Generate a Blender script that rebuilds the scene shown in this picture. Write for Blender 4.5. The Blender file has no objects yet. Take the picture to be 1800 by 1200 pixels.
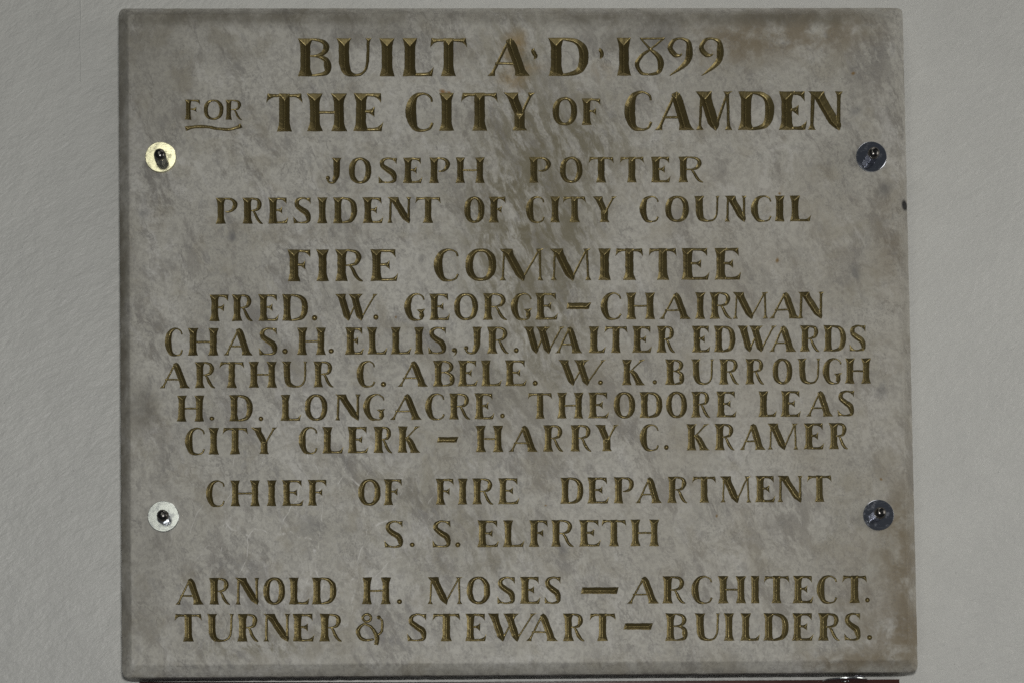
import bpy, math, random
import numpy as np
from mathutils import Vector, Matrix
from mathutils.geometry import delaunay_2d_cdt

random.seed(7)
rng = np.random.RandomState(11)
scene = bpy.context.scene
COL = scene.collection

# ---------------------------------------------------------------- camera
# working unit: one photograph pixel on the face of the plaque = S metres
S = 0.00066
DIST = 2600.0                    # camera to plaque face
FOOT = (800.0, 1440.0)           # the camera stands below the plaque
OX, OZ, HEIGHT = 153.2, 946.2, 2.0
yaw, pitch, roll = (math.radians(a) for a in (-0.95641, 2.09796, 0.56769))
ROT = Matrix.Rotation(yaw, 3, 'Z') @ Matrix.Rotation(pitch, 3, 'X') @ Matrix.Rotation(roll, 3, 'Y')

def world(x, y, z):              # working units -> metres
    return Vector(((x - OX) * S, y * S, (z - OZ) * S + HEIGHT))

cam_d = bpy.data.cameras.new('camera')
cam = bpy.data.objects.new('camera', cam_d)
COL.objects.link(cam)
cam_d.sensor_fit = 'HORIZONTAL'
cam_d.sensor_width = 36.0
cam_d.lens = DIST / 1800.0 * 36.0
cam_d.shift_x = (900 - FOOT[0]) / 1800.0
cam_d.shift_y = (FOOT[1] - 600) / 1800.0
cam_d.clip_start, cam_d.clip_end = 0.05, 100.0
base = Matrix(((1, 0, 0), (0, 0, -1), (0, 1, 0)))
cam.matrix_world = Matrix.Translation(world(0, -DIST, 0)) @ (ROT @ base).to_4x4()
scene.camera = cam

def at(u, v, dy=0.0):            # point of the plane dy behind the plaque face
    d = ROT @ Vector(((u - FOOT[0]) / DIST, 1.0, -(v - FOOT[1]) / DIST))
    k = (DIST + dy) / d.y
    return d.x * k, d.z * k

# ---------------------------------------------------------------- room light
w = bpy.data.worlds.new('World')
scene.world = w
w.use_nodes = True
bg = w.node_tree.nodes['Background']
bg.inputs['Color'].default_value = (0.86, 0.92, 1.0, 1)
bg.inputs['Strength'].default_value = 0.05

def area(name, loc, target, size, power, color, size_y=None):
    l = bpy.data.lights.new(name, 'AREA')
    l.energy = power
    l.color = color
    l.shape = 'RECTANGLE'
    l.size = size
    l.size_y = size_y or size
    o = bpy.data.objects.new(name, l)
    COL.objects.link(o)
    o.location = loc
    o.rotation_euler = (Vector(target) - Vector(loc)).to_track_quat('-Z', 'Y').to_euler()
    return o

camloc = cam.matrix_world.translation
centre = Vector((0, 0, HEIGHT))
area('flash_lamp', camloc + Vector((0.05, -0.02, 0.18)), centre, 0.14, 12.9, (1.0, 0.985, 0.95))
area('side_lamp', (2.0, -0.68, 2.12), (0.15, 0, 1.9), 0.95, 9.0, (1.0, 0.97, 0.90), 1.0)
area('ceiling_lamp', (0.25, -0.34, 3.5), (0.1, -0.1, 2.0), 1.0, 2.6, (1.0, 0.96, 0.88), 0.5)
area('window_lamp', (-0.62, -2.0, 2.75), (-0.3, 0, 2.1), 0.42, 3.4, (1.0, 0.985, 0.86), 1.5)

scene.cycles.use_denoising = False
scene.view_settings.view_transform = 'Standard'
scene.view_settings.look = 'None'
scene.view_settings.exposure = 0
scene.view_settings.gamma = 1
scene.view_settings.use_curve_mapping = False

# ---------------------------------------------------------------- materials
class N:
    """a small helper for building node trees"""
    def __init__(self, name):
        self.m = bpy.data.materials.new(name)
        self.m.use_nodes = True
        self.t = self.m.node_tree
        self.bsdf = self.t.nodes['Principled BSDF']
    def node(self, kind, **kw):
        n = self.t.nodes.new(kind)
        for k, v in kw.items():
            setattr(n, k, v)
        return n
    def put(self, sock, v):
        if v is None:
            return
        if hasattr(v, 'links') or isinstance(v, bpy.types.NodeSocket):
            self.t.links.new(v, sock)
        else:
            sock.default_value = v
    def coords(self, offset=(0, 0, 0), scale=(1, 1, 1), rot=(0, 0, 0), src=None):
        if src is None:
            src = self.node('ShaderNodeTexCoord').outputs['Object']
        m = self.node('ShaderNodeMapping')
        m.inputs['Location'].default_value = offset
        m.inputs['Scale'].default_value = scale
        m.inputs['Rotation'].default_value = rot
        self.put(m.inputs['Vector'], src)
        return m.outputs['Vector']
    def noise(self, vec, scale, detail=4, rough=0.55, dist=0.0):
        n = self.node('ShaderNodeTexNoise')
        self.put(n.inputs['Vector'], vec)
        n.inputs['Scale'].default_value = scale
        n.inputs['Detail'].default_value = detail
        n.inputs['Roughness'].default_value = rough
        n.inputs['Distortion'].default_value = dist
        return n.outputs['Fac']
    def voronoi(self, vec, scale, feature='F1', rand=1.0):
        n = self.node('ShaderNodeTexVoronoi', feature=feature)
        self.put(n.inputs['Vector'], vec)
        n.inputs['Scale'].default_value = scale
        n.inputs['Randomness'].default_value = rand
        return n
    def remap(self, v, a, b, c=0.0, d=1.0, smooth=True):
        n = self.node('ShaderNodeMapRange')
        if smooth:
            n.interpolation_type = 'SMOOTHSTEP'
        self.put(n.inputs['Value'], v)
        for i, x in zip(('From Min', 'From Max', 'To Min', 'To Max'), (a, b, c, d)):
            n.inputs[i].default_value = x
        return n.outputs['Result']
    def math(self, op, a, b=None):
        n = self.node('ShaderNodeMath', operation=op)
        self.put(n.inputs[0], a)
        if b is not None:
            self.put(n.inputs[1], b)
        return n.outputs[0]
    def mix(self, fac, a, b, mode='MIX'):
        n = self.node('ShaderNodeMix', data_type='RGBA', blend_type=mode)
        self.put(n.inputs[0], fac)
        for s, v in ((n.inputs[6], a), (n.inputs[7], b)):
            if isinstance(v, tuple) and len(v) == 3:
                v = v + (1.0,)
            self.put(s, v)
        return n.outputs[2]
    def blob(self, vec, cx, cy, rx, ry, edge=0.0, ang=0.0):
        """1 inside an ellipse of the xz plane falling to 0 at its rim"""
        m = self.node('ShaderNodeMapping', vector_type='TEXTURE')
        m.inputs['Location'].default_value = (cx, 0, cy)
        m.inputs['Rotation'].default_value = (0, ang, 0)
        m.inputs['Scale'].default_value = (rx, 1e4, ry)
        self.put(m.inputs['Vector'], vec)
        l = self.node('ShaderNodeVectorMath', operation='LENGTH')
        self.put(l.inputs[0], m.outputs['Vector'])
        return self.remap(l.outputs['Value'], edge, 1.0, 1.0, 0.0)
    def bump(self, h, strength, dist, normal=None):
        b = self.node('ShaderNodeBump')
        b.inputs['Strength'].default_value = strength
        b.inputs['Distance'].default_value = dist
        self.put(b.inputs['Height'], h)
        if normal is not None:
            self.put(b.inputs['Normal'], normal)
        return b.outputs['Normal']
    def out(self, color=None, rough=None, metal=None, normal=None, spec=None):
        i = self.bsdf.inputs
        if isinstance(color, tuple) and len(color) == 3:
            color = color + (1.0,)
        for k, v in (('Base Color', color), ('Roughness', rough), ('Metallic', metal), ('Normal', normal), ('Specular IOR Level', spec)):
            if v is not None:
                self.put(i[k], v)
        return self.m

U = 1.0 / (100 * S)     # texture unit: 100 photograph pixels; origin at the picture's centre

def marble():
    n = N('aged_marble')
    g = n.coords(offset=(0, 0, -HEIGHT * U), scale=(U, U, U), src=n.node('ShaderNodeNewGeometry').outputs['Position'])
    warp = n.node('ShaderNodeTexNoise')
    n.put(warp.inputs['Vector'], g)
    warp.inputs['Scale'].default_value = 1.3
    warp.inputs['Detail'].default_value = 3
    wv = n.node('ShaderNodeVectorMath', operation='MULTIPLY_ADD')
    n.put(wv.inputs[0], warp.outputs['Color'])
    wv.inputs[1].default_value = (0.35, 0.35, 0.35)
    n.put(wv.inputs[2], g)
    p = wv.outputs['Vector']
    # veins lean like a steep backslash
    rot = n.coords(rot=(0, math.radians(24), 0), src=p)
    st = n.coords(scale=(1.0, 1.0, 0.40), src=rot)
    st2 = n.coords(offset=(7, 3, 1), scale=(1.0, 1.0, 0.55), src=rot)
    lean_ = n.coords(scale=(1.0, 1.0, 0.45), src=rot)
    cloud = n.remap(n.noise(p, 0.55, 5, 0.6), 0.36, 0.66)
    vein = n.remap(n.noise(st, 2.3, 10, 0.74), 0.50, 0.60)
    vein2 = n.remap(n.noise(st2, 5.0, 10, 0.76), 0.53, 0.61)
    mott = n.remap(n.noise(p, 11.0, 6, 0.72), 0.42, 0.62)
    speck = n.math('MULTIPLY', n.remap(n.noise(g, 26.0, 3, 0.65), 0.50, 0.62), n.remap(n.noise(p, 2.8, 5, 0.65), 0.42, 0.62))
    patch = n.remap(n.noise(n.coords(offset=(3, 9, 4), src=p), 1.5, 5, 0.6), 0.5, 0.68)
    light = n.remap(n.noise(n.coords(offset=(1, 5, 2), src=st), 2.2, 9, 0.72), 0.50, 0.60)
    col = n.mix(n.math('MULTIPLY', cloud, 0.75), (0.495, 0.485, 0.440), (0.368, 0.356, 0.308))
    zone_ = n.remap(n.noise(n.coords(offset=(8, 2, 6), src=lean_), 0.9, 5, 0.6), 0.38, 0.58, 0.35, 1.0)
    vein = n.math('MULTIPLY', vein, zone_)
    vein2 = n.math('MULTIPLY', vein2, zone_)
    light = n.math('MULTIPLY', light, n.remap(n.noise(p, 0.9, 4, 0.6), 0.38, 0.60, 0.2, 1.0))
    col = n.mix(n.math('MULTIPLY', vein, 0.88), col, (0.208, 0.196, 0.175))
    col = n.mix(n.math('MULTIPLY', vein2, 0.52), col, (0.19, 0.188, 0.185))
    col = n.mix(n.math('MULTIPLY', light, 0.62), col, (0.565, 0.558, 0.53))
    rid = n.math('ABSOLUTE', n.math('SUBTRACT', n.noise(n.coords(offset=(4, 4, 4), src=lean_), 1.5, 9, 0.62), 0.5))
    hair = n.math('MULTIPLY', n.remap(rid, 0.0, 0.016, 1, 0), n.remap(n.noise(p, 1.6, 4, 0.6), 0.44, 0.60))
    col = n.mix(n.math('MULTIPLY', hair, 0.62), col, (0.17, 0.162, 0.15))
    crys = n.remap(n.noise(g, 48.0, 3, 0.6), 0.38, 0.62)
    col = n.mix(n.math('MULTIPLY', crys, 0.16), col, (0.60, 0.59, 0.58))
    col = n.mix(n.math('MULTIPLY', mott, 0.42), col, (0.235, 0.225, 0.212))
    col = n.mix(n.math('MULTIPLY', patch, 0.38), col, (0.26, 0.232, 0.17))
    warm = n.math('MULTIPLY', n.blob(g, 5.0, -0.5, 7.5, 9.0, 0.0), n.remap(n.noise(p, 1.2, 5, 0.6), 0.3, 0.65, 0.35, 1.0))
    col = n.mix(n.math('MULTIPLY', warm, 0.36), col, (0.40, 0.365, 0.30))
    # olive stain down the middle, brown ones at the edges: (x, y, rx, ry) in photo pixels
    def stains(spots, colour, amount, col, breakup, q=None):
        for (x, y, rx, ry, a, ang) in spots:
            o_ = 0.175 if q is None else 0.0
            b = n.blob(p if q is None else q, (x - 900) / 100 + o_, (600 - y) / 100 + o_, rx / 100, ry / 100, 0.1, math.radians(ang))
            b = n.math('MULTIPLY', b, n.math('MULTIPLY', breakup, a * amount))
            col = n.mix(b, col, colour)
        return col
    lean = n.coords(scale=(1.0, 1.0, 0.30), src=rot)
    brk = n.remap(n.noise(lean, 5.2, 8, 0.70), 0.43, 0.58)
    brk = n.math('MULTIPLY', brk, n.remap(n.noise(g, 7.0, 5, 0.7), 0.30, 0.60, 0.6, 1.0))
    col = stains([(930, 350, 190, 250, 1, 0), (960, 560, 150, 220, .8, 0), (1000, 240, 200, 140, .9, 0), (910, 110, 90, 170, .8, 0), (880, 470, 120, 160, .6, 0), (860, 960, 160, 120, .5, 0),
                  (1000, 410, 90, 120, .8, 0), (700, 890, 160, 160, .4, 0), (440, 1135, 160, 50, .9, 0)],
                 (0.185, 0.166, 0.112), 1.0, col, brk)
    brk2 = n.remap(n.noise(p, 2.6, 6, 0.62), 0.30, 0.58)
    col = stains([(1590, 1130, 120, 80, .9, 0), (1590, 1000, 55, 260, .9, 0), (1440, 10, 160, 40, .4, 0), (1300, 60, 170, 70, .9, 0), (1450, 40, 190, 60, .8, 0),
                  (1520, 1030, 90, 130, .3, 0), (1500, 1172, 160, 30, .8, 0), (1580, 420, 50, 160, .5, 0), (1592, 357, 7, 11, 0, 0)],
                 (0.195, 0.155, 0.097), 0.90, col, brk2)
    # grime along the worn edges of the slab
    brk3 = n.remap(n.noise(n.coords(offset=(2, 2, 2), src=p), 1.9, 5, 0.6), 0.30, 0.66, 0.45, 1.0)
    g2 = n.node('ShaderNodeVectorMath', operation='MULTIPLY_ADD')
    n.put(g2.inputs[0], warp.outputs['Color'])
    g2.inputs[1].default_value = (0.06, 0.06, 0.06)
    n.put(g2.inputs[2], g)
    g2 = g2.outputs['Vector']
    col = stains([(206, 620, 30, 1100, 1, 0), (560, 6, 460, 30, .9, 0), (1150, 8, 420, 30, .9, 0), (1440, 6, 200, 28, .9, 0), (300, 8, 200, 26, .7, 0),
                  (900, 1192, 900, 22, .5, 0), (1610, 640, 18, 640, .35, 0)],
                 (0.132, 0.119, 0.090), 0.95, col, brk3, g2)
    col = stains([(930, 330, 230, 330, .55, 0), (900, 640, 200, 260, .35, 0)], (0.215, 0.198, 0.150), 0.8, col, n.remap(n.noise(lean_, 2.2, 6, 0.65), 0.36, 0.62))
    col = stains([(245, 160, 110, 260, .35, 0), (240, 720, 50, 70, 1, 0), (330, 60, 260, 70, .4, 0), (640, 45, 200, 40, .6, 0), (1130, 50, 200, 40, .7, 0),
                  (250, 1000, 60, 160, .4, 0)],
                 (0.150, 0.140, 0.120), 0.8, col, brk3)
    # rust marks
    col = stains([(908, 60, 30, 40, .9, 0), (905, 120, 40, 35, .7, 0), (940, 105, 50, 18, .4, 0), (1070, 110, 30, 30, .4, 0)],
                 (0.30, 0.20, 0.07), 0.8, col, brk2)
    col = stains([(781, 147, 8, 8, 1, 0), (791, 149, 6, 6, 1, 0)], (0.26, 0.13, 0.03), 0.9, col, 1.0)
    col = stains([(1518, 112, 5, 5, 1, 0), (1386, 331, 5, 4, 1, 0), (1375, 455, 4, 8, 1, 0), (701, 558, 3, 3, 1, 0), (1257, 913, 4, 4, 1, 0),
                  (1552, 849, 4, 4, 1, 0), (958, 899, 3, 3, 1, 0)], (0.22, 0.13, 0.035), 0.9, col, 1.0)
    # grey smudges
    col = stains([(405, 410, 12, 16, 1, 0), (1517, 484, 22, 26, .9, 0), (1570, 327, 22, 22, .8, 0), (1530, 190, 24, 20, .7, 0), (540, 930, 26, 28, .6, 0),
                  (985, 968, 16, 20, .7, 0), (250, 367, 13, 11, .9, 0), (1560, 690, 20, 24, .7, 30), (1180, 60, 60, 70, .5, 0)],
                 (0.13, 0.13, 0.135), 0.7, col, brk2)
    col = stains([(1611, 352, 9, 14, 1, 0)], (0.012, 0.012, 0.012), 1.8, col, 1.0, g)
    # pale scratches and scale, mostly low on the left
    scr = n.voronoi(n.coords(scale=(1, 1, 0.42), src=n.coords(rot=(0, math.radians(-14), 0), src=p)), 1.7, 'DISTANCE_TO_EDGE').outputs['Distance']
    line = n.math('MULTIPLY', n.remap(scr, 0.0, 0.018, 1, 0), n.remap(n.noise(g, 4.5, 4, .6), 0.46, 0.58))
    zone = n.math('ADD', n.blob(g, -3.7, -3.2, 3.0, 2.6, 0.3), 0.10)
    col = n.mix(n.math('MULTIPLY', n.math('MULTIPLY', line, zone), 0.85), col, (0.62, 0.61, 0.58))
    chips = n.remap(n.voronoi(g, 3.1).outputs['Distance'], 0.0, 0.055, 1, 0)
    chips = n.math('MULTIPLY', chips, n.remap(n.noise(g, 2.2, 2), 0.52, 0.6))
    col = n.mix(n.math('MULTIPLY', chips, 0.55), col, (0.62, 0.61, 0.58))
    col = n.mix(n.math('MULTIPLY', speck, 0.36), col, (0.16, 0.155, 0.15))
    h = n.math('ADD', n.math('MULTIPLY', n.noise(g, 9.0, 6, 0.6), 1.0), n.math('MULTIPLY', line, 0.15))
    nor = n.bump(h, 0.35, 0.0016)
    rough = n.remap(n.noise(g, 5.0, 4), 0.3, 0.7, 0.44, 0.60)
    return n.out(col, rough, 0.0, nor, 0.32)

def gilt():
    n = N('old_gold_paint')
    g = n.coords(scale=(U, U, U), src=n.node('ShaderNodeNewGeometry').outputs['Position'])
    a = n.remap(n.noise(g, 1.1, 4), 0.35, 0.65)
    b = n.remap(n.noise(g, 22.0, 4, 0.6), 0.42, 0.66)
    col = n.mix(a, (0.205, 0.166, 0.072), (0.168, 0.134, 0.057))
    col = n.mix(n.math('MULTIPLY', b, 0.5), col, (0.112, 0.088, 0.036))
    h = n.noise(g, 17.0, 3, 0.6)
    return n.out(col, n.remap(b, 0, 1, 0.34, 0.48), 0.76, n.bump(h, 0.10, 0.0010))

def plaster():
    n = N('painted_plaster')
    g = n.coords(scale=(U, U, U))
    diag = n.coords(rot=(0, math.radians(32), 0), src=g)
    d = n.coords(scale=(0.45, 1, 1.0), src=diag)
    tex = n.noise(d, 6.5, 6, 0.62, 0.4)
    fine = n.noise(d, 19.0, 5, 0.7)
    big = n.noise(g, 0.9, 6, 0.62)
    pit = n.voronoi(g, 3.2)
    pits = n.math('MULTIPLY', n.remap(pit.outputs['Distance'], 0.015, 0.06, 1, 0), n.remap(n.noise(g, 1.7, 3), 0.50, 0.62))
    pits2 = n.voronoi(n.coords(offset=(5, 1, 3), src=g), 7.0)
    pits2 = n.math('MULTIPLY', n.remap(pits2.outputs['Distance'], 0.02, 0.11, 1, 0), n.remap(n.noise(g, 2.9, 3), 0.54, 0.62))
    col = n.mix(n.remap(big, 0.3, 0.7), (0.625, 0.628, 0.605), (0.592, 0.595, 0.574))
    col = n.mix(n.math('MULTIPLY', n.remap(tex, 0.52, 0.75), 0.12), col, (0.42, 0.42, 0.40))
    grain = n.remap(n.noise(g, 42.0, 2, 0.6), 0.4, 0.6)
    col = n.mix(n.math('MULTIPLY', grain, 0.10), col, (0.40, 0.40, 0.38))
    col = n.mix(n.math('MULTIPLY', pits, 0.45), col, (0.14, 0.13, 0.13))
    col = n.mix(n.blob(g, -8.89, 1.97, .032, .032, .5), col, (0.03, 0.03, 0.03))
    col = n.mix(n.math('MULTIPLY', pits2, 0.36), col, (0.22, 0.21, 0.20))
    h = n.math('ADD', n.math('MULTIPLY', tex, 1.0), n.math('MULTIPLY', fine, 0.42))
    h = n.math('SUBTRACT', h, n.math('MULTIPLY', pits2, 0.25))
    h = n.math('ADD', h, n.math('MULTIPLY', n.noise(g, 1.6, 3), 1.2))
    return n.out(col, 0.36, 0.0, n.bump(h, 0.60, 0.0036), 0.55)

def zinc(name, colour, rough, dirt):
    n = N(name)
    g = n.coords(scale=(U, U, U))
    a = n.remap(n.noise(g, 9.0, 5, 0.65), 0.45, 0.70)
    sc = n.noise(n.coords(scale=(1, 1, 9), rot=(0, 0.9, 0), src=g), 8.0, 4, 0.6)
    col = n.mix(n.math('MULTIPLY', a, dirt), colour, (0.10, 0.09, 0.08))
    r = n.math('ADD', n.remap(a, 0, 1, rough, rough + 0.18), n.remap(sc, 0.55, 0.7, 0, 0.10))
    return n.out(col, r, 1.0, n.bump(n.math('ADD', sc, n.noise(g, 20, 3)), 0.05, 0.0006))

def red_paint(name='dark_red_lacquer', c1=(0.030, 0.006, 0.006), c2=(0.020, 0.005, 0.006)):
    n = N(name)
    g = n.coords(scale=(U, U, U))
    a = n.remap(n.noise(n.coords(scale=(0.15, 1, 1), src=g), 6.0, 5), 0.35, 0.7)
    col = n.mix(a, c1, c2)
    return n.out(col, 0.32, 0.0, n.bump(n.noise(g, 12, 3), 0.15, 0.001), 0.5)

M_MARBLE, M_GILT, M_WALL = marble(), gilt(), plaster()
M_EDGE_HIGHLIGHT = red_paint('red_edge_highlight', (0.060, 0.016, 0.011), (0.035, 0.008, 0.007))  # lighter lacquer, paints the highlight on the rim of the board
M_WASHER = zinc('zinc_washer', (0.58, 0.61, 0.61), 0.22, 0.08)
M_YELLOW = zinc('yellow_zinc_washer', (0.88, 0.85, 0.62), 0.19, 0.05)
M_STEEL = zinc('scratched_steel_washer', (0.52, 0.55, 0.62), 0.17, 0.22)
M_NUT = zinc('steel_nut', (0.34, 0.35, 0.41), 0.26, 0.35)  # lighter than the dome, bluish reflections on the hex body put into the colour
M_DOME = zinc('dark_dome', (0.13, 0.125, 0.12), 0.22, 0.25)
M_RED = red_paint()

# ---------------------------------------------------------------- mesh helpers
def link(name, verts, faces, mat, parent=None, smooth=False, loc=None):
    me = bpy.data.meshes.new(name)
    me.from_pydata([tuple(v) for v in verts], [], faces)
    me.materials.append(mat)
    if smooth:
        me.polygons.foreach_set('use_smooth', [True] * len(me.polygons))
    me.update()
    o = bpy.data.objects.new(name, me)
    COL.objects.link(o)
    if parent is not None:
        o.parent = parent
    if loc is not None:
        o.location = loc
    return o

def empty(name, loc, label, cat, group=None):
    o = bpy.data.objects.new(name, None)
    COL.objects.link(o)
    o.location = loc
    o.empty_display_size = 0.02
    o['label'], o['category'] = label, cat
    if group:
        o['group'] = group
    return o

# ---------------------------------------------------------------- wall
DEPTH = 68.0                     # thickness of the slab
wx, wz = world(OX, DEPTH, OZ).x, HEIGHT
yy = DEPTH * S
wall = link('wall', [(-2.6, yy, 0.0), (2.6, yy, 0.0), (2.6, yy, 3.8), (-2.6, yy, 3.8), (-2.6, yy + .12, 0.0), (2.6, yy + .12, 0.0), (2.6, yy + .12, 3.8), (-2.6, yy + .12, 3.8)],
            [(0, 1, 2, 3), (5, 4, 7, 6), (4, 0, 3, 7), (1, 5, 6, 2), (3, 2, 6, 7), (4, 5, 1, 0)], M_WALL)
wall['kind'] = 'structure'

# ---------------------------------------------------------------- glyphs cut with a chisel
# a glyph is a list of strokes, a stroke a list of loops; x runs 0..W and y 0..1
TH = 0.085
def vstem(x, t, e, y0=0.0, y1=1.0, bot=True, top=True):
    return diag(x, x, t, e if bot else t, e if top else t, y0, y1)

def diag(xb, xt, t, wb, wt, y0=0.0, y1=1.0, fl=0.22):
    ts = [0, .03, .07, .12, .18, .26, .38, .5, .62, .74, .82, .88, .93, .97, 1]
    L, R = [], []
    for k in ts:
        wv = t
        if k < fl: wv += (wb - t) * (1 - k / fl) ** 1.15
        if k > 1 - fl: wv += (wt - t) * (1 - (1 - k) / fl) ** 1.15
        c = xb + (xt - xb) * k
        y = y0 + (y1 - y0) * k
        L.append((c - wv / 2, y)); R.append((c + wv / 2, y))
    return [L + R[::-1]]

def poly(*p):
    return [list(p)]

def curve(pts, n=7):
    P = np.array(pts, float)
    Q = np.vstack([2 * P[0] - P[1], P, 2 * P[-1] - P[-2]])
    out = []
    for i in range(1, len(Q) - 2):
        for k in range(n):
            t = k / n
            a, b, c, d = Q[i - 1], Q[i], Q[i + 1], Q[i + 2]
            out.append(.5 * (2 * b + (c - a) * t + (2 * a - 5 * b + 4 * c - d) * t * t + (3 * b - a - 3 * c + d) * t ** 3))
    out.append(Q[-2])
    out = np.array(out)
    tan = np.gradient(out[:, :2], axis=0)
    tan /= np.linalg.norm(tan, axis=1)[:, None] + 1e-9
    nrm = np.stack([-tan[:, 1], tan[:, 0]], 1)
    hw = np.maximum(out[:, 2:3], 0.02) / 2
    return [[tuple(p) for p in out[:, :2] + nrm * hw] + [tuple(p) for p in (out[:, :2] - nrm * hw)[::-1]]]

def oval(cx, cy, rx, ry, n=40, ex=2.0):
    r = []
    for i in range(n):
        a = 2 * math.pi * i / n
        c, s_ = math.cos(a), math.sin(a)
        r.append((cx + rx * math.copysign(abs(c) ** (2 / ex), c), cy + ry * math.copysign(abs(s_) ** (2 / ex), s_)))
    return r

def arm_top(x0, xe):
    return poly((x0, .995), (xe, 1.0), (xe + .005, .73), (xe - .05, .81), (xe - .11, .865), (xe - .19, .905), (x0, .91))
def arm_bot(x0, xe):
    return poly((x0, .0), (xe - .05, .0), (xe, .255), (xe - .08, .165), (xe - .16, .11), (xe - .25, .092), (x0, .09))
def arm_mid(x0, xe, y=.52):
    return poly((x0, y + .042), (xe - .15, y + .044), (xe - .07, y + .075), (xe, y + .135), (xe, y - .155), (xe - .07, y - .095), (xe - .15, y - .044), (x0, y - .042))

def glyph(c, W, T, E):
    h = E / 2
    if c in 'I1':
        return [vstem(W / 2, T, min(E * 1.02, W))]
    if c == 'H':
        return [vstem(h, T, E), vstem(W - h, T, E), poly((h, .535), (W - h, .54), (W - h, .462), (h, .458))]
    if c == 'E':
        return [vstem(h, T, E), arm_top(h, W * .91), arm_mid(h, W * .70), arm_bot(h, W)]
    if c == 'F':
        return [vstem(h, T, E), arm_top(h, W), arm_mid(h, W * .78)]
    if c == 'L':
        return [vstem(h, T, E), arm_bot(h, W)]
    if c == 'T':
        return [vstem(W / 2, T, E, 0, 1, True, False),
                poly((.035, 1.0), (W * .3, .985), (W * .7, .985), (W - .035, 1.0), (W, .74), (W - .06, .82), (W - .12, .87), (W - .2, .90),
                     (.2, .90), (.12, .87), (.06, .82), (0, .74))]
    if c == 'O':
        return [[oval(W / 2, .5, W / 2, .515, 48, 2.25), oval(W / 2, .5, W / 2 - T * .88, .515 - TH * 1.25, 48, 2.25)[::-1]]]
    if c == 'D':
        return [vstem(h, T, E), curve([(h, .965, .065), (W * .45, .96, .085), (W * .72, .89, .15), (W - T * .46, .68, T * .86), (W - T * .46, .34, T * .86),
                                       (W * .74, .12, .16), (W * .45, .038, .085), (h, .034, .065)])]
    if c == 'P':
        return [vstem(h, T, E), curve([(h, .965, .06), (W * .48, .965, .075), (W * .76, .915, .12), (W - .095, .74, .185), (W * .78, .54, .13), (W * .58, .465, .075), (W * .44, .465, .045)])]
    if c == 'R':
        return [vstem(h, T, E), curve([(h, .965, .06), (W * .48, .965, .075), (W * .73, .915, .12), (W * .92 - .08, .755, .175), (W * .74, .57, .13), (W * .52, .505, .07), (h, .50, .06)]),
                curve([(W * .50, .50, .05), (W * .60, .40, .10), (W * .70, .22, .125), (W * .83, .07, .105), (W - .02, .0, .04)])]
    if c == 'B':
        return [vstem(h, T, E), curve([(h, .965, .06), (W * .5, .965, .07), (W * .76, .90, .12), (W * .84, .75, .17), (W * .74, .60, .12), (W * .5, .54, .06), (h, .535, .06)]),
                curve([(h, .535, .05), (W * .55, .53, .065), (W * .82, .44, .14), (W - .105, .27, .205), (W * .84, .10, .14), (W * .55, .036, .07), (h, .034, .06)])]
    if c in 'CG':
        st = [(W - .05, .765, .065), (W * .86, .90, .062), (W * .62, .982, .065), (W * .34, .90, .15), (T * .54 + .0, .66, T * .95), (T * .52, .38, T), (W * .33, .09, .17), (W * .60, .014, .07)]
        if c == 'C':
            return [curve(st + [(W * .84, .065, .07), (W - .04, .215, .075)])]
        return [curve(st + [(W * .76, .03, .07), (W - .14, .1, .09)]),
                poly((W * .58, .405), (W, .435), (W - .065, .34), (W - .045, .16), (W - .12, .02), (W - .24, .10), (W - .23, .30))]
    if c == 'S':
        return [curve([(W * .86, .87, .07), (W * .72, .945, .075), (W * .46, .968, .085), (W * .22, .88, .15), (W * .20, .70, .19), (W * .44, .545, .215), (W * .72, .41, .23),
                       (W - .125, .25, .20), (W * .80, .09, .13), (W * .52, .034, .07), (W * .26, .05, .07), (W * .14, .11, .08)]),
                poly((W * .74, .985), (W * .95, 1.0), (W * .94, .73), (W * .86, .83)), poly((0, .275), (.015, .0), (W * .30, .015), (W * .16, .15))]
    if c == 'U':
        return [curve([(h, 1, E), (h, .95, T + .07), (h, .86, T + .015), (h + .005, .6, T), (h + .02, .32, T), (h + .10, .12, T * .78), (W * .52, .036, .09), (W * .74, .075, .075),
                       (W - .125, .24, .08), (W - .095, .5, .085), (W - .085, .86, .085), (W - .08, .95, .11), (W - .08, 1, .17)])]
    if c == 'J':
        return [curve([(W - h, 1, E), (W - h, .95, T + .07), (W - h, .86, T + .015), (W - h, .6, T), (W - h - .01, .32, T * .95), (W - h - .09, .11, .19), (W * .45, .032, .10),
                       (W * .22, .05, .085), (.07, .16, .09)]), [oval(.088, .215, .085, .085, 16)]]
    if c == 'K':
        return [vstem(h, T, E), diag(h + .09, W - .11, .085, .085, .21, .49, 1.0), diag(W - .19, h + .2, .27, .39, .12, 0, .60, .22)]
    if c == 'A':
        return [diag(.095, W * .52, .088, .21, .10, 0, .97, .13), [[(W * .52 - .10, .93), (W * .545, 1.0), (W * .60, .95)] + diag(W - .205, W * .50 + .02, .275, .41, .20, 0, .96, .16)[0][15:] +
                diag(W - .205, W * .50 + .02, .275, .41, .20, 0, .96, .16)[0][:14]],
                poly((.20, .365), (W * .72, .365), (W * .72, .295), (.19, .295))]
    if c == 'M':
        m = W * .545
        return [diag(.11, .15, .072, .20, .08, 0, .96, .13), diag(m, .205, .30, .02, .42, -.02, 1.0, .17), diag(m + .03, W - .13, .078, .06, .25, .16, 1.0, .12), diag(W - .105, W - .14, .078, .20, .09, 0, .96, .13)]
    if c == 'N':
        return [diag(.10, .125, .10, .21, .10, 0, .96, .13), diag(W - .075, .205, .315, .02, .42, -.01, 1.0, .16), diag(W - .09, W - .09, .10, .09, .20, .15, 1.0, .13)]
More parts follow.
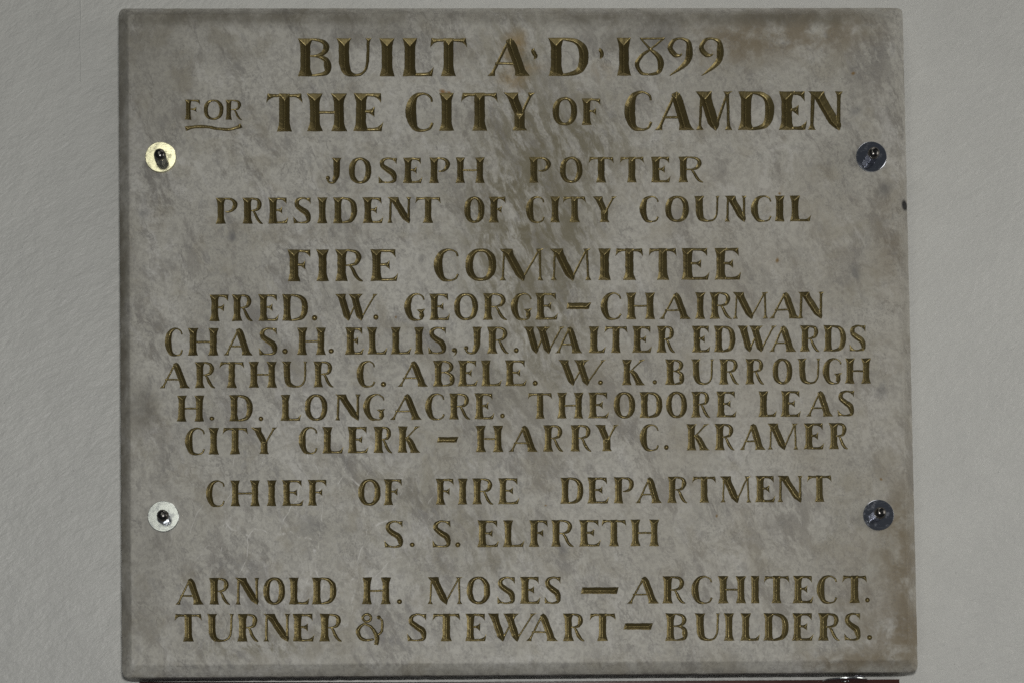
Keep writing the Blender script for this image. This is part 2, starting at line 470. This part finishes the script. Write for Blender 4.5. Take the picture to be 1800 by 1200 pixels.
    if c == 'W':
        a = .20; b = W * .315; e = W * .61; d = W * .425
        return [diag(b, a, .28, .02, .40, -.01, 1.0, .16), diag(b + .02, W * .585, .08, .06, .22, .12, 1.0, .13), diag(e, d, .28, .02, .38, -.01, 1.0, .16), diag(e + .02, W - .105, .08, .06, .21, .12, 1.0, .13)]
    if c == 'Y':
        return [vstem(W * .5, T, E, 0, .50, True, False), diag(W * .5, .20, T * 1.0, T * .95, .40, .42, 1.0, .25), diag(W * .57, W - .10, .085, .08, .20, .44, 1.0, .2)]
    if c == '8':
        return [poly((W * .17, 1.0), (W, 1.005), (W - .05, .95), (W * .24, .945)),
                curve([(W * .96, .985, .05), (W * .76, .845, .055), (W * .53, .70, .06), (W * .25, .53, .095), (.075, .31, .125), (W * .22, .08, .095), (W * .46, .028, .06)]),
                curve([(W * .21, .985, .05), (W * .36, .84, .055), (W * .55, .675, .09), (W * .78, .50, .155), (W - .12, .29, .165), (W * .76, .09, .105), (W * .46, .028, .06)])]
    if c == '9':
        return [curve([(W * .58, .57, .045), (W * .47, .53, .085), (W * .30, .56, .135), (W * .13, .73, .135), (W * .27, .92, .095), (W * .52, .975, .065), (W * .80, .89, .12), (W - .10, .66, .185),
                       (W * .80, .40, .16), (W * .50, .18, .10), (W * .13, .0, .03)])]
    if c == '&':
        return [[oval(.345, .83, .165, .15, 30), oval(.345, .83, .085, .068, 30)[::-1]],
                curve([(.27, .65, .07), (.14, .56, .105), (.08, .42, .125), (.16, .24, .115), (.34, .165, .085), (.56, .20, .07)]),
                curve([(.25, .66, .07), (.44, .585, .085), (.58, .42, .12), (.655, .23, .14), (.63, .02, .12)]),
                curve([(.63, .28, .06), (.78, .42, .08), (W - .04, .62, .08), (W - .055, .76, .07), (W - .12, .83, .065)]), [oval(W - .145, .845, .065, .065, 16)]]
    if c == '-':
        return [poly((.0, .02), (.22, .97), (W, 1.0), (W - .33, .0))]
    if c == '.':
        return [[oval(W / 2, .5, W / 2, .5, 20)]]
    if c == ',':
        return [[oval(W * .5, .70, W * .5, .30, 18)], curve([(W * .78, .72, .28), (W * .80, .45, .22), (W * .58, .2, .13), (W * .25, .02, .05)])]
    if c == "'":
        return [curve([(W * .55, .97, .05), (W * .3, .78, .33), (W * .52, .5, .36), (W * .72, .3, .34), (W * .45, .04, .06)])]
    if c == '`':
        return [curve([(W * .3, .97, .06), (W * .45, .78, .36), (W * .70, .52, .38), (W * .62, .25, .34), (W * .35, .03, .06)])]
    if c == '~':
        return [curve([(.03, .36, .60), (W * .13, .58, .44), (W * .35, .64, .40), (W * .55, .40, .38), (W * .75, .28, .40), (W * .9, .50, .42), (W - .12, .78, .60)])]

# ---------------------------------------------------------------- the writing: photo columns of every letter
# (reading, thick, flare, top left, base left, top right, base right, letters)
LINES = [
 ('BUILT A D 1899', .29, .40, 68, 135, 66.5, 133.5, "B523.7-583 U590.5-652.5 I667-694 L707.5-763 T755.5-821 A857-932 '934-944.5:85-106 D964-1034 `1051-1061:84.5-104.5 11084-1110 81115-1170 91171-1218 91227-1273"),
 ('FOR', .25, .33, 175.5, 211, 176, 211, "F325-351 O358-393 R396-426 ~325.5-426:218-232"),
 ('THE CITY', .29, .40, 165, 232, 163, 230, "T468-532 H539.5-610.5 E621-674 C713-763 I772-798 T811-876 Y885-942"),
 ('OF', .27, .36, 171, 220.5, 174, 220.5, "O971-1014.5 F1022.5-1055.5"),
 ('CAMDEN', .29, .40, 161, 229.5, 161, 229, "C1097.5-1147.5 A1151-1221 M1222.5-1288 D1297-1360 E1369-1419 N1420-1480"),
 ('JOSEPH POTTER', .28, .38, 278, 323, 275.5, 321, "J572.5-601 O613-653 S665-699 E708-742.5 P754-791 H800.5-852 P930-969 O984-1024 T1034.5-1079 T1089-1132 E1144-1179 R1192.5-1237"),
 ('PRESIDENT OF CITY COUNCIL', .29, .40, 348, 394, 344, 389.5, "P379-418 R426-463 E471-507 S515.5-547.5 I557-576 D585-627.5 E637-674 N681-722.5 T730-775 O816-852 F859-888 C924.5-958 I967-984 T990-1030.5 Y1041-1084 C1124.5-1159 O1169-1211 U1220-1265 N1274-1312 C1320-1357 I1362-1379 L1388-1426"),
 ('FIRE COMMITTEE', .29, .40, 439, 495, 436, 492, "F505.5-546 I555.5-579 R589-639 E651-700 C763-807.5 O817.5-872.5 M877.5-956 M967.5-1040 I1051-1074.5 T1082-1131 T1140.5-1190.5 E1197.5-1247.5 E1256-1303"),
 ('FRED. W. GEORGE - CHAIRMAN', .27, .38, 518, 565, 513, 560, "F368-401 R407.5-445 E454-490.5 D496-541 .548-558:554-564 W589-664.5 .656-665.5:553-562.5 G711-748 E754.5-791 O798-840.5 R849-892 G898-935.5 E941-981 -995.5-1039:532-544 C1056-1093 H1100.5-1152 A1159-1214.5 I1221-1240.5 R1247-1287 M1287.5-1350.5 A1352.5-1406 N1402.5-1447"),
 ('CHAS. H. ELLIS, JR. WALTER EDWARDS', .27, .38, 577, 625, 571.5, 617, "C290-322.5 H330-384 A393-444.5 S455-489 .496-506:612-622 H522-573 .577.5-587:612-621 E606-639.5 L645.5-681 L687-723 I728-745 S752.5-785.5 ,794.5-804:610.5-625.5 J815.5-848 R856-895 .903-912:610.5-620 W920-993 A976-1024 L1034.5-1065 T1062-1103 E1111-1146 R1154-1187 E1216-1249 D1254.5-1292.5 W1296-1365.5 A1352.5-1400 R1405.5-1441 D1447.5-1487 S1493-1523"),
 ('ARTHUR C. ABELE. W. K. BURROUGH', .27, .38, 636, 682, 629, 673.5, "A281-334.5 R342-379 T385.5-429 H437.5-487 U496-541 R551-587 C627-660.5 .669-679:670-679.5 A699-753 B761-799.5 E804.5-839.5 L846-882 E888-926 .936-945.5:668-677.5 W981-1065.5 .1051-1060:667.5-676 K1093-1134.5 .1147-1155:667-675 B1169-1203 U1215-1255.5 R1264-1299.5 R1310-1344 O1358-1393 U1401-1442.5 G1446-1480 H1485-1531"),
 ('H. D. LONGACRE. THEODORE LEAS', .27, .37, 694.5, 740.5, 685.5, 731, "H310.5-359 .368-377:731-738.5 D403-444 .454.5-463:731-739.5 L493-529.5 O536-576 N589-633 G639-677.5 A685.5-742 C747.5-782.5 R789.5-827.5 E834-869 .879-887.5:726-734.5 T928-971 H979-1025.5 E1034-1070.5 O1079-1117 D1124-1164 O1171-1208 R1214.5-1249 E1259-1295 L1333-1365.5 E1372-1408 A1417-1465 S1472-1502.5"),
 ('CITY CLERK - HARRY C. KRAMER', .28, .38, 751.5, 798.5, 742.5, 788.5, "C325.5-361 I366-385.5 T391-435.5 Y441-488 C525.5-559 L566-604 E611-648 R656-690 K699-739 -768-806:767-777 H836-885 A894-946 R954-991 R1002.5-1040.5 Y1046-1087.5 C1125-1159 .1167-1175.5:781-790 K1207-1247.5 R1256-1292 A1300-1346 M1349-1404 E1412.5-1449 R1457-1491"),
 ('CHIEF OF FIRE DEPARTMENT', .27, .36, 844, 889.5, 834.5, 881, "C362-396 H405-457 I469-486 E496-534 F541-574 O629.5-669 F674-706 F766-797.5 I804.5-822 R830-868 E875.5-913 D985-1025 E1032.5-1070.5 P1079-1115 A1117-1164 R1173-1209 T1217-1259 M1266-1321 E1327.5-1363 N1367-1411 T1419-1462.5"),
 ('S. S. ELFRETH', .27, .37, 914.5, 962, 912, 959, "S676-710 .720-729:952.5-960.5 S760-794 .800-809.5:952-961 E839-877 L884-922 F929.5-962 R969-1009 E1017.5-1056 T1057.5-1101 H1108-1159"),
 ('ARNOLD H. MOSES - ARCHITECT.', .28, .37, 1015, 1062, 1010.5, 1059, "A308-359 R368-405 N414-456 O462.5-501 L508-544 D548-591 H636-687 .697.5-707:1052-1061 M751-813 O820.5-862 S874-907 E914-950 S957-987 -1021-1088:1031-1043 A1102.5-1159 R1164-1205.5 C1215.5-1253 H1262-1312 I1320-1335 T1342.5-1387.5 E1393-1430 C1436-1472.5 T1480.5-1524 .1520.5-1529:1049.5-1058"),
 ('TURNER & STEWART - BUILDERS.', .28, .38, 1078, 1127, 1076.5, 1125, "T307-355.5 U363-411 R417-455 N463-509.5 E514.5-553 R561-602 &624-674:1075-1134 S715.5-751 T760-809 E817.5-855 W857-942.5 A925-981 R989.5-1028 T1036-1082 -1096-1148:1094-1106 B1169-1209 U1221-1266 I1272-1291 L1301-1336 D1342-1386 E1392-1430 R1437.5-1477 S1484-1514 .1524-1533:1115-1124"),
]

def resample(loop, step=1.6):
    P = np.array(loop, float)
    out = []
    for i in range(len(P)):
        a, b = P[i], P[(i + 1) % len(P)]
        k = max(1, int(np.linalg.norm(b - a) / step))
        for j in range(k):
            out.append(a + (b - a) * j / k)
    return np.array(out)

def inside(pts, stroke):
    r = np.zeros(len(pts), bool)
    for L in stroke:
        x0, y0 = L[:, 0], L[:, 1]
        x1, y1 = np.roll(x0, -1), np.roll(y0, -1)
        px, py = pts[:, 0:1], pts[:, 1:2]
        c = ((y0 > py) != (y1 > py)) & (px < (x1 - x0) * (py - y0) / (y1 - y0 + 1e-12) + x0)
        r ^= (c.sum(1) % 2).astype(bool)
    return r

def dist(pts, stroke):
    best = np.full(len(pts), 1e9)
    for L in stroke:
        a = L; b = np.roll(L, -1, 0); d = b - a
        q = pts[:, None, :] - a[None]
        t = np.clip((q * d).sum(2) / ((d * d).sum(1) + 1e-12), 0, 1)
        e = q - t[..., None] * d[None]
        best = np.minimum(best, np.sqrt((e * e).sum(2)).min(1))
    return best

def wobble(P, seed, amp):
    """hand-cut unevenness of an outline"""
    k = 2 * math.pi
    r = np.random.RandomState(seed)
    o = np.zeros_like(P)
    for L, a in ((19, .55), (8.5, .35), (4.6, .25)):
        for ax in (0, 1):
            f = r.uniform(-1, 1, 2); f /= np.linalg.norm(f)
            o[:, ax] += a * np.sin(k * (P @ f) / L + r.uniform(0, 6.28))
    return P + amp * o

letters = []
line_meshes = []
seed = 0
for (reading, T, E, tl, bl, tr, br, body) in LINES:
    toks = []
    for tk in body.split():
        ch, rest = tk[0], tk[1:]
        yr = None
        if ':' in rest:
            rest, y = rest.split(':')
            yr = tuple(float(k) for k in y.split('-'))
        xa, xb = (float(k) for k in rest.split('-'))
        toks.append((ch, xa, xb, yr))
    X0, X1 = toks[0][1], toks[-1][2]
    V, F = [], []
    for ch, xa, xb, yr in toks:
        seed += 1
        m = ((xa + xb) / 2 - X0) / max(1, X1 - X0)
        yt, yb = yr if yr else (tl + (tr - tl) * m, bl + (br - bl) * m)
        H = yb - yt
        W = (xb - xa) / H
        jit = rng.uniform(-1, 1, 3)
        gs = glyph(ch, W, T * (.94 + .05 * jit[0]), E * (1.02 + .05 * jit[1]))
        lean = 0.012 * jit[2]
        strokes = []
        for s_ in gs:
            loops = []
            for L in s_:
                P = np.array(L, float)
                P[:, 0] += lean * P[:, 1]
                P = np.stack([xa + P[:, 0] * H, yb - P[:, 1] * H], 1)
                P = np.array([at(u, v) for u, v in P])
                P = resample(P, 1.5)
                P = wobble(P, seed, 0.10 if ch == '.' else 0.34)
                loops.append(P)
            strokes.append(loops)
        allp = np.vstack([L for s_ in strokes for L in s_])
        lo, hi = allp.min(0) - .5, allp.max(0) + .5
        st = 0.95
        gx, gy = np.meshgrid(np.arange(lo[0], hi[0], st), np.arange(lo[1], hi[1], st))
        G = np.stack([gx.ravel(), gy.ravel()], 1)
        G += rng.uniform(-.12, .12, G.shape)
        dep = np.zeros(len(G))
        near = np.full(len(G), 1e9)
        for s_ in strokes:
            d_ = dist(G, s_)
            near = np.minimum(near, d_)
            dep = np.maximum(dep, np.where(inside(G, s_), d_, 0))
        G = G[(dep > 0.3) & (near > 0.35)]
        vs, es = [], []
        for s_ in strokes:
            for L in s_:
                b0 = len(vs)
                vs += [Vector(p) for p in L]
                es += [(b0 + i, b0 + (i + 1) % len(L)) for i in range(len(L))]
        vs += [Vector(p) for p in G]
        ov, oe, of, _, _, _ = delaunay_2d_cdt(vs, es, [], 0, 1e-4)
        ov = np.array([tuple(v) for v in ov])
        of = [tuple(f) for f in of if len(f) == 3]
        fa = np.array(of)
        cen = ov[fa].mean(1)
        keep = np.zeros(len(fa), bool)
        for s_ in strokes:
            keep |= inside(cen, s_)
        fa = fa[keep]
        used = np.unique(fa)
        remap_ = -np.ones(len(ov), int); remap_[used] = np.arange(len(used))
        ov = ov[used]; fa = remap_[fa]
        cnt = {}
        for f in fa:
            for i in range(3):
                e = (int(f[i]), int(f[(i + 1) % 3])); k = (min(e), max(e))
                cnt[k] = cnt.get(k, 0) + 1
        rim = [k for k, c_ in cnt.items() if c_ == 1]
        rimv = np.zeros(len(ov), bool)
        for a_, b_ in rim:
            rimv[a_] = rimv[b_] = True
        depth = np.zeros(len(ov))
        for s_ in strokes:
            depth = np.maximum(depth, np.where(inside(ov, s_), dist(ov, s_), 0))
        depth[rimv] = 0
        if ch == '.':
            Rr = (xb - xa) / 2
            q = np.clip(1 - depth / Rr, 0, 1)
            depth = np.sqrt(1 - q * q) * Rr * .8
            depth[rimv] = 0
        else:
            depth = np.minimum(depth * 0.72, 7.5) + (depth > .3) * 0.10
        V.append([world(p[0], d_, p[1]) for p, d_ in zip(ov, depth)])
        F.append(([tuple(int(i) for i in f) for f in fa], ch))
        letters.append((strokes, lo, hi, ov, rim))
    line_meshes.append((reading, V, F))

# ---------------------------------------------------------------- the marble slab
plaque = empty('marble_plaque', world(OX, DEPTH, OZ), 'grey veined marble plaque carved with gold lettering, bolted to the pale wall', 'plaque')

def ring(corners, rad, inset, depth, amp, sd, n=90, nc=6):
    """rounded outline of the slab, walked clockwise from the top left"""
    c = [np.array(p, float) for p in corners]
    pts = []
    for i in range(4):
        p, q, o = c[i], c[(i + 1) % 4], c[i - 1]
        e1 = (q - p) / np.linalg.norm(q - p); e0 = (p - o) / np.linalg.norm(p - o)
        pin = p + inset * (e1 - e0)
        a, b = pin - e0 * rad, pin + e1 * rad
        for k in range(nc):
            t = k / (nc - 1)
            pts.append((1 - t) ** 2 * a + 2 * t * (1 - t) * pin + t * t * b)
        qn = c[(i + 2) % 4]
        e2 = (qn - q) / np.linalg.norm(qn - q)
        b2 = q + inset * (e2 - e1) - e1 * rad
        for k in range(1, n):
            t = k / n
            pts.append(b * (1 - t) + b2 * t)
    P = np.array(pts)
    P = wobble(P, sd, amp) + np.random.RandomState(sd).uniform(-amp, amp, P.shape) * .45
    return [(p[0], depth, p[1]) for p in P]

corners = [at(207.5, 14.5), at(1587.5, 13.5), at(1614.5, 1181), at(213.5, 1191)]
corners = [(x * 1.0055, z * 1.0055) for x, z in corners]     # the widest outline lies behind the face
rings = [ring(corners, 3, 21.5, 0.0, .45, 1), ring(corners, 5, 19.5, 0.7, .45, 1), ring(corners, 12, 4.0, 11.5, .4, 2), ring(corners, 13, 1.2, 14.0, .4, 2),
         ring(corners, 14, 0.0, 19.0, .4, 2), ring(corners, 14, 0.0, DEPTH - 8, .4, 2), ring(corners, 14, 2.0, DEPTH, .4, 2)]
nr = len(rings[0])
vs = [Vector((p[0], p[2])) for p in rings[0]]
es = [(i, (i + 1) % nr) for i in range(nr)]
for strokes, lo, hi, ov, rim in letters:
    ids = {}
    for a_, b_ in rim:
        for k in (a_, b_):
            if k not in ids:
                ids[k] = len(vs); vs.append(Vector(ov[k]))
        es.append((ids[a_], ids[b_]))
ov, oe, of, _, _, _ = delaunay_2d_cdt(vs, es, [], 0, 1e-4)
ov = np.array([tuple(v) for v in ov])
fa = np.array([tuple(f) for f in of if len(f) == 3])
cen = ov[fa].mean(1)
keep = inside(cen, [np.array([(p[0], p[2]) for p in rings[0]])])
for strokes, lo, hi, _, _ in letters:
    m = np.where((cen[:, 0] > lo[0]) & (cen[:, 0] < hi[0]) & (cen[:, 1] > lo[1]) & (cen[:, 1] < hi[1]))[0]
    if len(m):
        k = np.zeros(len(m), bool)
        for s_ in strokes:
            k |= inside(cen[m], s_)
        keep[m] &= ~k
fa = fa[keep]
V = [world(p[0], 0, p[1]) - plaque.location for p in ov]
F = [tuple(int(i) for i in f) for f in fa]
offs = []
for r in rings:
    offs.append(len(V))
    V += [world(*p) - plaque.location for p in r]
for a_, b_ in zip(offs[:-1], offs[1:]):
    for i in range(nr):
        j = (i + 1) % nr
        F.append((a_ + i, a_ + j, b_ + j, b_ + i))
F.append(tuple(range(offs[-1], offs[-1] + nr))[::-1])
slab = link('slab', V, F, M_MARBLE, plaque)
import bmesh
bm = bmesh.new(); bm.from_mesh(slab.data)
bmesh.ops.remove_doubles(bm, verts=bm.verts, dist=1e-7)
bmesh.ops.recalc_face_normals(bm, faces=bm.faces)
for f in bm.faces:
    f.smooth = False
fr = [f for f in bm.faces if f.calc_center_median().y < -DEPTH * S + 1e-6]
if fr and fr[0].normal.y > 0:
    bmesh.ops.reverse_faces(bm, faces=bm.faces)
bm.to_mesh(slab.data); bm.free()

KIND = {'.': 'full_stop', ',': 'comma', '-': 'dash', "'": 'raised_point', '`': 'raised_point', '~': 'underline', '&': 'ampersand', '1': 'numeral', '8': 'numeral', '9': 'numeral'}
for reading, VV, FF in line_meshes:
    mid = sum((v for V in VV for v in V), Vector()) / sum(len(V) for V in VV)
    row = bpy.data.objects.new('inscription_line', None)
    COL.objects.link(row)
    row.empty_display_size = 0.02
    row.parent = plaque
    row.location = mid - plaque.location
    row['label'] = 'carved gold line reading ' + reading
    for V, (F, ch) in zip(VV, FF):
        c = sum(V, Vector()) / len(V)
        o = link(KIND.get(ch, 'letter'), [v - c for v in V], F, M_GILT, row, True, c - mid)
        bm = bmesh.new(); bm.from_mesh(o.data)
        for f in bm.faces:
            if f.normal.y > 0:
                f.normal_flip()
        bm.to_mesh(o.data); bm.free()

# ---------------------------------------------------------------- bolts
def lathe(profile, seg, cap=True):
    """profile of (radius, height) pairs turned about the y axis, height towards the viewer"""
    V, F = [], []
    for r, h in profile:
        for i in range(seg):
            a = 2 * math.pi * i / seg
            V.append((r * math.cos(a) * S, -h * S, r * math.sin(a) * S))
    for k in range(len(profile) - 1):
        for i in range(seg):
            j = (i + 1) % seg
            F.append((k * seg + i, k * seg + j, (k + 1) * seg + j, (k + 1) * seg + i))
    if cap:
        F.append(tuple((len(profile) - 1) * seg + i for i in range(seg)))
        F.append(tuple(range(seg))[::-1])
    return V, F

def make_nut(name, parent, r=11.5, h=11.0, dome=18.0):
    V, F = [], []
    # hexagonal body of 24 columns, edges eased, then the dome
    def six(rad, hh, blend):
        b = len(V)
        for i in range(48):
            a = 2 * math.pi * i / 48
            k = (a % (math.pi / 3)) - math.pi / 6
            hx = rad * math.cos(math.pi / 6) / math.cos(k)
            hx = min(hx, rad * 0.985)
            rr = hx * (1 - blend) + rad * .93 * blend
            V.append((rr * math.cos(a) * S, -hh * S, rr * math.sin(a) * S))
        return b
    def close(rows):
        for a_, b_ in zip(rows[:-1], rows[1:]):
            for i in range(48):
                j = (i + 1) % 48
                F.append((a_ + i, a_ + j, b_ + j, b_ + i))
        F.append(tuple(rows[-1] + i for i in range(48)))
        F.append(tuple(rows[0] + i for i in range(48))[::-1])
    close([six(r * .95, 0, .8), six(r, 1.4, .0), six(r, h - 1.6, .0), six(r * .94, h, .9)])
    o = link(name, V, F, M_NUT, parent)
    V, F = [], []
    rows = [six(r * .98, 0, 1.0)]
    for k in range(1, 9):
        a = k / 9 * math.pi / 2
        rows.append(six(r * .98 * math.cos(a) ** .9, (dome - h) * math.sin(a), 1.0))
    close(rows)
    d = link('dome', V, F, M_DOME, o, True, (0, -(h + .02) * S, 0))
    return o

def make_bolt(label, u, v, nut_du, nut_dv, tilt, spin, group, ntilt, mat):
    x, z = at(u, v)
    t = empty('cap_bolt', world(x, 0, z), label, 'bolt', group)
    R_ = 27.5
    prof = [(8, 0.25), (R_ - .3, 0.25), (R_, .8), (R_, 3.0), (R_ - .8, 3.6), (9.0, 3.7), (8.2, 3.2), (8.0, 0.25)]
    V, F = lathe(prof, 64, False)
    wsh = link('washer', V, F, mat, t)
    wsh.rotation_euler = (tilt[0], 0, tilt[1])
    nx, nz = at(u + nut_du, v + nut_dv)
    n = make_nut('cap_nut', t, dome=27.0, h=17.5)
    n.location = ((nx - x) * S, -3.8 * S, (nz - z) * S)
    n.rotation_euler = (ntilt[0], spin, ntilt[1])
    return t

G = 'bolts holding the marble plaque'
make_bolt('bright yellowish washer and dark cap nut on the plaque beside the underlined FOR', 283, 278, 0, 5, (0.0, 0.0), 0.2, G, (0, 0.12), M_YELLOW)
make_bolt('dark scratched steel washer and cap nut on the plaque right of CAMDEN', 1531, 277, -2, 3, (0.0, 0.0), 0.9, G, (0, 0.02), M_STEEL)
make_bolt('pale grey washer and hexagonal cap nut left of the CHIEF line', 287.5, 907.5, 0, 3, (0.0, 0.0), 0.5, G, (0, 0.15), M_WASHER)
make_bolt('blue grey steel washer and cap nut right of the DEPARTMENT line', 1543.5, 905, -3, 1, (0.0, 0.0), 0.28, G, (0, 0.0), M_STEEL)

# ---------------------------------------------------------------- red board below
bx0, bz = at(237.5, 1192.5); bx1, bz1 = at(1593.5, 1194.8)
board = empty('red_board', world((bx0 + bx1) / 2, DEPTH, bz - 140), 'dark red lacquered board on the wall directly under the marble plaque', 'board')
def beam(name, x0, x1, z0l, z0r, zb, yf, yb_, bev, mat, parent):
    V = []
    for yv, dz in ((yb_, 0), (yf + bev, 0), (yf, -bev)):
        V += [world(x0, yv, z0l + dz), world(x1, yv, z0r + dz)]
    V += [world(x0, yf, zb), world(x1, yf, zb), world(x0, yb_, zb), world(x1, yb_, zb)]
    F = [(0, 1, 3, 2), (2, 3, 5, 4), (4, 5, 7, 6), (6, 7, 9, 8), (8, 9, 1, 0), (0, 2, 4, 6, 8), (9, 7, 5, 3, 1)]
    return link(name, [v - parent.location for v in V], F, mat, parent)
beam('panel', bx0, bx1, bz, bz1, bz - 280, 36, DEPTH - .5, 2.0, M_RED, board)
beam('edge_highlight', bx0 + 2, bx1 - 2, bz - 3.6, bz1 - 4.0, bz - 6.6, 33.5, 35.8, 1.0, M_EDGE_HIGHLIGHT, board)  # added strip, a highlight painted along the board's top edge

# ---------------------------------------------------------------- fitting in the gap under the slab
x, z = at(1490, 1194.2)
fit = empty('support_bolt', world(x, 16, z), 'flat washer and steel nut wedged under the lower right edge of the plaque', 'bolt')
V, F = lathe([(8, 0), (38.5, 0), (39, .6), (39, 2.2), (38.2, 2.8), (8, 2.8), (8, 0)], 64, False)
ws = link('washer', V, F, M_WASHER, fit)
ws.rotation_euler = (math.radians(-90), 0, 0)
nt = make_nut('nut', fit, r=15.5, h=4.5, dome=6.0)
nt.rotation_euler = (math.radians(-90), 0, 0)
nt.location = (18 * S, -8 * S, 2.9 * S)

# ---------------------------------------------------------------- paint run on the wall
def drip(u, v0, v1, width):
    V, F = [], []
    n = 60
    for i in range(n + 1):
        t = i / n
        v = v0 + (v1 - v0) * t
        uu = u + .8 * math.sin(t * 7) + .5 * math.sin(t * 17) + (1.2 * t)
        wd = width * (1 + .2 * math.sin(t * 23))
        k = 1.0
        if t > .955:
            q = (t - .955) / .045
            wd *= 1.0 + .8 * math.sin(math.pi * min(q, 1) * .9)
            if q > .7: wd *= max(.05, math.sqrt(max(0, 1 - ((q - .7) / .3) ** 2)))
            k = 2.6
        xx, zz = at(uu, v, DEPTH)
        for a, h in ((-1, -.05), (-.6, .55), (0, .9), (.6, .55), (1, -.05)):
            V.append(world(xx + a * wd, DEPTH - h * k * .75, zz))
    for i in range(n):
        for j in range(4):
            a = i * 5 + j
            F.append((a, a + 1, a + 6, a + 5))
    return link('paint_drip', V, F, M_WALL, wall, True)
drip(141.5, -60, 146, 1.7)
